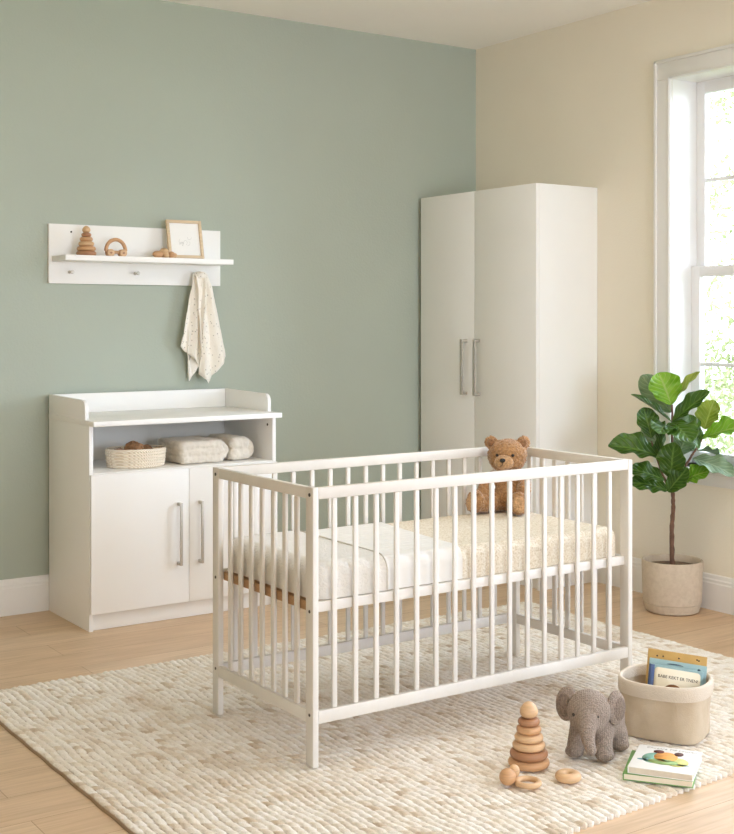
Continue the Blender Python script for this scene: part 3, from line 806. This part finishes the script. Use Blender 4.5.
# ------------------------------------------------------------------ fabric basket with books
BC = Vector((2.964, 2.690, ZR)); BA = math.atan2(-.9, .434)
def fabric_basket():
    t = thing('fabric_basket', 'beige canvas storage basket with a folded cuff holding picture books', 'basket', BC, BA)
    k = Nt('canvas'); v = k.coords((1, 1, 1)); w1 = k.noise(v, 260, 2); w2 = k.noise(v, 14, 3)
    k.link(k.ramp(w2, [(.3, lin((184, 166, 141))), (.7, lin((197, 180, 156)))]), k.b.inputs['Base Color'])
    k.b.inputs['Roughness'].default_value = .92; k.bump(w1, .5, .0016)
    kc = M('canvas_cuff', (207, 194, 176), .92, .04, 14, .0016, 260)
    def sup(a, n, rx, ry):
        c_, s_ = math.cos(a), math.sin(a)
        r = (abs(c_/rx)**n+abs(s_/ry)**n)**(-1/n); return r*c_, r*s_
    def shell(levels, seg=88, name='', mat=None, wr=0, closed=False):
        b = bm(); rings = []
        for (rx, ry, z, n, ins) in levels:
            ring = []
            for i in range(seg):
                a = 2*PI*i/seg; x, y = sup(a, n, rx, ry)
                q = wr*math.sin(PI*min(max(z/.15, 0), 1))*(noise.noise(Vector((x*11+7, y*11, z*5)))+.5*noise.noise(Vector((x*26, y*26, z*12+4))))*(0 if ins else 1)
                r = 1+q/math.hypot(x, y); ring.append(b.verts.new((x*r, y*r, z)))
            rings.append(ring)
        for A, B in zip(rings, rings[1:]):
            for i in range(seg): b.faces.new((A[i], A[(i+1) % seg], B[(i+1) % seg], B[i]))
        if closed: b.faces.new(rings[0]); b.faces.new(rings[-1])
        else:
            for i in range(seg): b.faces.new((rings[-1][i], rings[-1][(i+1) % seg], rings[0][(i+1) % seg], rings[0][i]))
        return obj(name, b, mat, t, angle=60)
    H = .168
    rx0, ry0, rx1, ry1 = .124, .108, .135, .123
    lv = []
    for i in range(17):
        f = i/16; lv.append((rx0+(rx1-rx0)*f**.7, ry0+(ry1-ry0)*f**.7, .0015+H*f, 4.2-1.6*f, 0))
    lv = [(rx0-.004, ry0-.004, .0005, 4.2, 1)]+lv
    lv += [(rx1-.004, ry1-.004, H+.001, 2.6, 1)]
    for i in range(8):
        f = 1-i/7; lv.append((rx0+(rx1-rx0)*f**.7-.005, ry0+(ry1-ry0)*f**.7-.005, .006+(H-.006)*f, 4.2-1.6*f, 1))
    shell(lv, name='body', mat=k.m, wr=.011, closed=True)
    c1, c2 = rx1, ry1
    shell([(c1+.0005, c2+.0005, H-.036, 2.65, 1), (c1+.0045, c2+.0045, H-.038, 2.65, 1), (c1+.006, c2+.006, H-.03, 2.6, 1), (c1+.006, c2+.006, H-.004, 2.6, 1), (c1+.003, c2+.003, H+.004, 2.6, 1), (c1-.003, c2-.003, H+.005, 2.6, 1), (c1-.0065, c2-.0065, H+.001, 2.6, 1), (c1-.006, c2-.006, H-.03, 2.6, 1), (c1-.003, c2-.003, H-.03, 2.6, 1), (c1-.0025, c2-.0025, H-.002, 2.6, 1), (c1+.0005, c2+.0005, H-.002, 2.6, 1)], name='cuff', mat=kc)
fabric_basket()

def board_book(label, w, h, th, mtx, covers, spine, pages, extras, group, name='picture_book'):
    """local frame: x across the cover, z up the spine, -y is the front cover; origin bottom centre"""
    t = thing(name, label, 'book', group=group); t.matrix_world = mtx
    b = bm(); ct = .0022
    box(b, (-w/2, -th/2, 0), (w/2, -th/2+ct, h), .0008); box(b, (-w/2, th/2-ct, 0), (w/2, th/2, h), .0008)
    obj('cover', b, covers, t)
    obj('spine', box(bm(), (-w/2-.001, -th/2+.0003, .0003), (-w/2+.0022, th/2-.0003, h-.0003), .0006), spine, t)
    obj('pages', box(bm(), (-w/2+.0024, -th/2+ct, .002), (w/2-.003, th/2-ct, h-.002)), pages, t)
    for nm, geo, m in extras: obj(nm, geo, m, t, angle=180)
    return t
paper = M('board_pages', (232, 222, 202), .8, .04, 40)
def flat(pts, y, th=.0003):
    return prism(bm(), pts, 'y', y-th, y)
def oval(cx, cz, rx, rz, n=28, a0=0, a1=2*PI): return [(cx+rx*math.cos(a0+(a1-a0)*i/n), cz+rz*math.sin(a0+(a1-a0)*i/n)) for i in range(n+(0 if a1-a0 > 6.2 else 1))]
def rrect(x0, x1, z0, z1, r, left=True):
    p = []
    for cx, cz, a in ((x1-r, z1-r, 0), (x0+r, z1-r, PI/2), (x0+r, z0+r, PI), (x1-r, z0+r, 3*PI/2)):
        for i in range(7): p.append((cx+r*math.cos(a+PI/2*i/6), cz+r*math.sin(a+PI/2*i/6)))
    return p
FRONT = Matrix(((1, 0, 0, 0), (0, 0, -1, 0), (0, 1, 0, 0), (0, 0, 0, 1)))   # text plane XY -> XZ facing -y
FRONT = Matrix.Rotation(PI/2, 4, 'X')
ink = M('brown_ink', (86, 70, 58), .8)
def in_basket(TL, w, h, rz, tilt=-3, lean=9):
    R = Euler((0, 0, rz)).to_matrix().to_4x4() @ Matrix.Rotation(math.radians(-lean), 4, 'X') @ Matrix.Rotation(math.radians(-tilt), 4, 'Y')
    return Matrix.Translation(Vector(TL)-(R.to_3x3() @ Vector((-w/2, 0, h)))) @ R
G = 'picture books in the fabric basket'
RZB = math.radians(-58)
ochre = M('ochre_cover', (200, 163, 98), .55, .05, 20); teal = M('light_blue_cover', (158, 190, 196), .55, .05, 20); navy = M('navy_spine', (74, 92, 132), .6); creamc = M('cream_cover', (232, 222, 198), .6, .03, 20)
w, h = .182, .205
specks = bm(); rr = random.Random(3)
for (px, pz) in ((-.062, h-.018), (-.043, h-.017), (.006, h-.016), (.062, h-.012), (.068, h-.014)):
    prism(specks, oval(px, pz, .003, .0025, 10), 'y', -.0066, -.0061)
board_book('ochre yellow picture book standing at the back of the fabric basket', w, h, .012, in_basket((2.990, 2.783, .250), w, h, RZB), ochre, ochre, paper, [('cover_print', specks, ink)], G)
w, h = .176, .187
pr = bm(); prism(pr, oval(-.008, h-.011, .026, .0045, 20, 0, PI), 'y', -.0066, -.0061); prism(pr, oval(.066, h-.014, .005, .0035, 12), 'y', -.0066, -.0061)
board_book('light blue picture book behind the cream book in the fabric basket', w, h, .012, in_basket((2.977, 2.765, .226), w, h, RZB), teal, teal, paper, [('cover_print', pr, M('slate_ink', (84, 104, 116), .8))], G)
w, h = .165, .168
y = -.0061
title = text_mesh('BABE KEKT ER TNEN!', .0130, Matrix.Translation((.008, y-.0006, h-.036)) @ FRONT)
an = bm(); prism(an, oval(-.004, .078, .036, .038), 'y', y-.0009, y-.0004)
an2 = bm(); prism(an2, oval(.034, .080, .018, .030), 'y', y-.0008, y-.0004)
an3 = bm(); prism(an3, oval(-.010, .078, .026, .029), 'y', y-.0012, y-.0009)
board_book('cream picture book with navy spine at the front of the fabric basket', w, h, .012, in_basket((2.962, 2.752, .213), w, h, RZB), teal, navy, paper,
   [('cover_panel', flat(rrect(-w/2+.017, w/2-.006, .006, h-.006, .012), y, .0004), creamc), ('spine_strip', flat([(-w/2, 0), (-w/2+.0165, 0), (-w/2+.0165, h), (-w/2, h)], y, .0004), navy),
    ('title', title, ink), ('cover_print', an, M('brown_print', (126, 84, 48), .7)), ('cover_print', an2, M('olive_print', (128, 132, 74), .7)), ('cover_print', an3, M('amber_print', (186, 128, 66), .7, .1, 60))], G)

# ------------------------------------------------------------------ books lying on the rug
def lying(label, c, w, h, th, ang, z, *a):
    # lay on its back: front cover up; x stays across, local z becomes the page height direction
    m = Matrix.Translation((c[0], c[1], z+th/2)) @ Matrix.Rotation(ang, 4, 'Z') @ Matrix.Rotation(-PI/2, 4, 'X') @ Matrix.Translation((0, 0, -h/2))
    return board_book(label, w, h, th, m, *a)
ang = math.atan2(2.418-2.566, 2.826-2.728)   # direction of the upper edge TL->TR
leafg = M('green_cover', (112, 158, 86), .55, .06, 20); whitec = M('white_cover', (230, 228, 222), .5, .01, 20)
G2 = 'picture books lying on the rug'
w, h, th = .178, .197, .019
cw = (2.692, 2.442)
lying('green picture book lying under the white book on the rug', (2.686, 2.452), .190, .197, .019, ang+.05, ZR, leafg, leafg, paper, [], G2)
y = -th/2-.0001
def art(pts): return flat(pts, y, .0004)
def art2(pts): return flat(pts, y-.0004, .0003)
P_ = lambda n, c, v=.15: M(n, c, .75, v, 60)
ex = [('title', text_mesh('Choenre TIE Lowren', .0165, Matrix.Translation((.004, y-.0004, h-.024)) @ FRONT, shear=.2), M('grey_ink', (182, 178, 172), .8)),
      ('cover_print', art(oval(-.035, .094, .030, .042)), P_('teal_print', (132, 180, 160))),
      ('cover_print', art(oval(.034, .080, .032, .036)), P_('lime_print', (206, 204, 126))),
      ('cover_print', art2(oval(-.002, .112, .033, .040)), P_('orange_print', (226, 160, 82))),
      ('cover_print', art2(oval(-.004, .070, .042, .022)), P_('green_print', (150, 178, 116))),
      ('cover_print', art(oval(-.052, .074, .024, .008)), P_('blue_print', (128, 170, 176))),
      ('cover_print', art(oval(.052, .062, .020, .006)), P_('grey_print', (186, 196, 190))),
      ('cover_print', flat(oval(-.027, .150, .015, .014), y-.0007, .0003), P_('dark_brown_print', (104, 54, 40))),
      ('cover_print', flat(oval(.030, .146, .013, .016), y-.0007, .0003), P_('brown_ear_print', (96, 62, 52)))]
lying('white picture book with a colourful animal drawing, topmost on the rug', cw, w, h, th, ang, ZR+.0193, whitec, whitec, M('grey_beige_pages', (214, 204, 186), .8, .05, 40), ex, G2)

# ------------------------------------------------------------------ fiddle-leaf fig
def fig():
    P0 = Vector((4.266, 3.832, 0)); az = .972-math.atan((672-367)/F)
    t = thing('potted_fig', 'fiddle leaf fig tree in a round beige stone pot by the window', 'plant', P0, az-PI/2)
    stone = Nt('stone_pot'); v = stone.coords(); f = stone.noise(v, 45, 5, .65)
    stone.link(stone.ramp(f, [(.35, lin((194, 178, 157))), (.6, lin((204, 189, 169)))]), stone.b.inputs['Base Color']); stone.b.inputs['Roughness'].default_value = .85; stone.bump(f, .4, .002)
    R = .134
    prof = [(0, .001), (R*.80, .001), (R*.86, .006), (R*.92, .040), (R*.945, .046)]
    b = bm(); lathe(b, [(0, .0006), (R*.80, .0006), (R*.87, .006), (R*.925, .030), (R*.945, .0405), (R*.94, .042), (0, .042)], 64); obj('saucer', b, stone.m, t)
    b = bm(); lathe(b, [(0, .0425), (R*.93, .0425), (R*.955, .046), (R*.97, .08), (R, .226), (R*.995, .2295), (R*.945, .2295), (R*.93, .225), (R*.91, .19), (0, .19)], 64); obj('pot', b, stone.m, t)
    b = bm(); lathe(b, [(0, .203), (R*.5, .202), (R*.908, .199), (R*.908, .193), (0, .193)], 40)
    obj('soil', b, M('potting_soil', (112, 92, 74), .95, .3, 60, .004, 90), t)
    # local: x right, y away from the viewer, z up. pixel -> metres at the plant's distance (only a scale)
    k_ = 221.0
    def L(u, v_, y=0): return Vector(((u-672)/k_, y, 1.3-(v_-319.7)*5.62/F))
    bk = M('fig_bark', (112, 82, 66), .85, .25, 40, .003, 60)
    def wig(pts, n=8, a=.003):
        out = []
        for p, q in zip(pts, pts[1:]):
            for i in range(n): out.append(p.lerp(q, i/n)+Vector((noise.noise(p*9+Vector((i, 0, 0))), noise.noise(p*7+Vector((0, i, 3))), 0))*a)
        return out+[pts[-1]]
    p = wig([Vector((.0, 0, .195)), L(671.5, 530), L(673, 505), L(672.5, 488)]); b = bm(); tube(b, p, [.0115-.003*i/len(p)+.0012*math.sin(i*2.1) for i in range(len(p))], 10); obj('trunk', b, bk, t)
    stems = [([L(672.5, 489), L(673.5, 470), L(672, 440, .01), L(672, 404, .0)], .008, .004), ([L(672.5, 490), L(666, 480, -.02), L(659, 462, -.03), L(652, 440, -.02)], .007, .003),
             ([L(672.5, 490), L(679, 474, -.01), L(690, 455, 0), L(697, 444, .01), L(704, 432, .01)], .007, .003)]
    for pts, r0, r1 in stems:
        p = wig(pts); b = bm(); tube(b, p, [r0+(r1-r0)*i/len(p) for i in range(len(p))], 8); obj('branch', b, bk, t)
    # leaf material: top and underside are separate faces with their own slot
    def leafm(name, c1, c2, veinc, rough):
        k = Nt(name); uv = k.add('ShaderNodeUVMap'); sx = k.add('ShaderNodeSeparateXYZ'); k.link(uv.outputs['UV'], sx.inputs[0])
        n = k.noise(k.coords(), 14, 2)
        c = k.ramp(n, [(.35, lin(c1)), (.65, lin(c2))])
        # herringbone veins from |x| and y
        ab = k.add('ShaderNodeMath', operation='ABSOLUTE'); k.link(sx.outputs['X'], ab.inputs[0])
        m1 = k.add('ShaderNodeMath', operation='MULTIPLY_ADD'); k.link(ab.outputs[0], m1.inputs[0]); m1.inputs[1].default_value = -.35; k.link(sx.outputs['Y'], m1.inputs[2])
        m2 = k.add('ShaderNodeMath', operation='MULTIPLY'); k.link(m1.outputs[0], m2.inputs[0]); m2.inputs[1].default_value = 7
        fr = k.add('ShaderNodeMath', operation='PINGPONG'); k.link(m2.outputs[0], fr.inputs[0]); fr.inputs[1].default_value = .5
        v1 = k.ramp(fr.outputs[0], [(0, (1, 1, 1, 1)), (.09, (0, 0, 0, 1))]); v2 = k.ramp(ab.outputs[0], [(.03, (1, 1, 1, 1)), (.09, (0, 0, 0, 1))])
        vv = k.mix(1, v1, v2, 'LIGHTEN')
        c = k.mix(vv, c, lin(veinc)); k.link(c, k.b.inputs['Base Color']); k.b.inputs['Roughness'].default_value = rough
        hh = k.ramp(fr.outputs[0], [(0, (0, 0, 0, 1)), (.3, (1, 1, 1, 1))]); k.bump(hh, .5, .004)
        tl = k.add('ShaderNodeBsdfTranslucent'); mx = k.add('ShaderNodeMixShader'); mx.inputs[0].default_value = .28
        k.link(k.mix(1, c, (1, 1, .55, 1), 'MULTIPLY'), tl.inputs[0]); k.link(k.b.outputs[0], mx.inputs[1]); k.link(tl.outputs[0], mx.inputs[2]); k.link(mx.outputs[0], k.out.inputs['Surface'])
        return k.m
    dark = leafm('fig_leaf_dark', (54, 90, 20), (76, 115, 30), (112, 146, 66), .30); lite = leafm('fig_leaf_young', (110, 164, 18), (140, 188, 36), (164, 192, 92), .36)
    under = leafm('fig_leaf_underside', (120, 146, 112), (140, 162, 128), (164, 182, 150), .55)
    yel = leafm('fig_leaf_yellow_green', (136, 160, 52), (166, 180, 72), (190, 200, 110), .4)
    def leaf(base, tip, wid, nrm, mat, bend=.15, fold=.25, seed=0, curl=0.):
        """base, tip local points; nrm: rough direction the upper face looks"""
        ax = tip-base; Ln = ax.length; ax.normalize(); nv = Vector(nrm); nv = (nv-ax*nv.dot(ax)).normalized(); sd = ax.cross(nv)
        n, m = 19, 11; b = bm(); uvl = b.loops.layers.uv.new('UVMap'); top = []; bot = []
        for i in range(n):
            s = i/(n-1)
            wd = wid/2*(.10+.90*(math.sin(PI*s**1.28)**.6)) if 0 < s < 1 else wid*.045
            rt, rb = [], []
            for j in range(m):
                q = 2*j/(m-1)-1
                wv = .10*wid*math.sin(s*17+seed+(2 if q > 0 else 0))*abs(q)**2*math.sin(PI*s)
                pos = base+ax*(Ln*s)+sd*(wd*q*(1-.12*fold*abs(q)))+nv*(fold*wd*abs(q)**1.3+wv-bend*Ln*(s*s)+bend*Ln*s*.55-curl*wd*q)
                pos += nv*(.006*math.sin(s*22)*abs(q)*(1-abs(q)))
                rt.append(b.verts.new(pos+nv*.0005)); rb.append(b.verts.new(pos-nv*.0005))
            top.append(rt); bot.append(rb)
        def F_(vs, mi, uvs):
            f = b.faces.new(vs); f.material_index = mi
            for lp, uv in zip(f.loops, uvs): lp[uvl].uv = uv
        for i in range(n-1):
            for j in range(m-1):
                U = [(2*(j+a)/(m-1)-1, (i+c)/(n-1)) for a, c in ((0, 0), (1, 0), (1, 1), (0, 1))]
                F_((top[i][j], top[i][j+1], top[i+1][j+1], top[i+1][j]), 0, U); F_((bot[i][j], bot[i+1][j], bot[i+1][j+1], bot[i][j+1]), 1, [U[0], U[3], U[2], U[1]])
        for i in range(n-1):
            F_((top[i][0], top[i+1][0], bot[i+1][0], bot[i][0]), 0, [(0, .5)]*4); F_((top[i][-1], bot[i][-1], bot[i+1][-1], top[i+1][-1]), 0, [(0, .5)]*4)
        for j in range(m-1):
            F_((top[0][j], bot[0][j], bot[0][j+1], top[0][j+1]), 0, [(0, .5)]*4); F_((top[-1][j], top[-1][j+1], bot[-1][j+1], bot[-1][j]), 0, [(0, .5)]*4)
        # keep hand-made winding
        me = bpy.data.meshes.new('leaf'); bmesh.ops.recalc_face_normals(b, faces=b.faces); b.to_mesh(me); b.free()
        return obj('leaf', me, [mat, under], t, angle=50)
    px = 1/k_
    LV = [  # base(u,v,depth) tip(u,v,depth) width px, normal, material, bend, fold
        ((671, 404, 0), (659.5, 372, .02), 28, (.25, -1, .3), lite, .16, .25),
        ((672, 402, .02), (698.5, 371, .05), 12, (-.5, -.4, .5), yel, .05, .5),
        ((672.5, 421, -.01), (706.5, 389, -.05), 17, (-.4, -.7, .55), dark, .10, .5),
        ((671, 421, .0), (633.5, 392.5, -.03), 9, (.3, -.3, .9), dark, .10, .7),
        ((671, 412, .04), (642, 376, .07), 22, (-.2, .9, .3), lite, .10, .2),
        ((652, 437, -.01), (644.5, 407, .01), 19, (.35, -1, .1), dark, .08, .25),
        ((661, 456, -.03), (613, 440, -.08), 27, (.1, -.65, .8), dark, .30, .45),
        ((671, 421, -.02), (689, 432, -.20), 25, (-.1, -.45, .9), dark, .25, .2),
        ((668, 424, .01), (661, 424, -.18), 22, (.1, -.5, .9), dark, .3, .2),
        ((659.5, 457, -.03), (664.5, 419, -.06), 12, (-.8, -.6, .1), dark, .06, .4),
        ((670.5, 476, -.03), (673.5, 440, -.09), 24, (-.25, -1, .25), dark, .12, .3),
        ((697, 447, .0), (689, 413, -.03), 15, (.75, -.7, .2), dark, .06, .35),
        ((703, 428, .02), (711.5, 399, .03), 22, (-.45, -.8, .2), yel, .14, .35),
        ((701, 437, .0), (738, 421, -.04), 24, (.1, -.55, .9), lite, .22, .4),
        ((691.5, 457, .0), (730, 467, -.08), 21, (.1, -.6, .85), under, .25, .3),
        ((683, 478, -.02), (706, 466, -.06), 19, (-.1, -.7, .7), lite, .2, .3),
        ((664.5, 478, -.03), (632, 465, -.06), 19, (.2, -.7, .75), dark, .25, .3),
        ((667.5, 488, -.03), (633, 477, -.08), 21, (.1, -.65, .8), dark, .30, .3),
        ((668, 489, -.04), (686, 464, -.08), 19, (-.3, -.9, .3), dark, .12, .3),
        ((674, 432, .05), (690, 416, .09), 17, (.2, .8, .4), dark, .1, .2),
        ((678, 455, .05), (690, 427, .08), 20, (.2, .9, .2), lite, .1, .2),
        ((660, 450, .05), (647, 420, .12), 22, (0, .9, .3), dark, .1, .2),
        ((690, 450, .03), (716, 452, .13), 20, (.2, .3, .9), dark, .25, .25),
    ]
    for i, (a, c, w_, nr, mt, bd, fo) in enumerate(LV):
        leaf(L(*a), L(*c), w_*1.22*px, nr, mt, bd, fo, i*1.7)
fig()

# ------------------------------------------------------------------ light: an overcast bright sky through the windows, plus an added overhead fill
w = bpy.data.worlds.new('sky'); S.world = w; w.use_nodes = True
bg = w.node_tree.nodes['Background']; bg.inputs['Color'].default_value = (.835, .965, 1.17, 1); bg.inputs['Strength'].default_value = 11.3
def portal(name, loc, rot, sx, sy):
    l = bpy.data.lights.new(name, 'AREA'); l.shape = 'RECTANGLE'; l.size = sx; l.size_y = sy; l.cycles.is_portal = True
    o = bpy.data.objects.new(name, l); C.objects.link(o); o.location = loc; o.rotation_euler = rot
    return o
zc, zh = (WZ0+WZ1)/2, WZ1-WZ0
for a, b_ in (W2, W3): portal('sky_portal', (RX+WT+.02, (a+b_)/2, zc), (0, PI/2, 0), zh, a-b_)
for a, b_ in FW: portal('sky_portal', ((a+b_)/2, FY-.22, 1.5), (PI/2, 0, 0), b_-a, 2.0)
fill_light = bpy.data.lights.new('overhead_fill', 'AREA'); fill_light.shape = 'DISK'; fill_light.size = 1.3; fill_light.energy = 17; fill_light.color = (1, .97, .93)  # added fill from above, out of view; no real fitting hangs here
lo = bpy.data.objects.new('overhead_fill', fill_light); C.objects.link(lo); lo.location = (3.0, 2.7, CZ-.03)
S.cycles.max_bounces = 14; S.cycles.diffuse_bounces = 10; S.cycles.transparent_max_bounces = 16
S.cycles.sample_clamp_indirect = 6; S.cycles.use_denoising = True
vs = S.view_settings; S.display_settings.display_device = 'sRGB'
vs.view_transform = 'Standard'; vs.look = 'None'; vs.gamma = 1; vs.use_curve_mapping = False
vs.exposure = 0
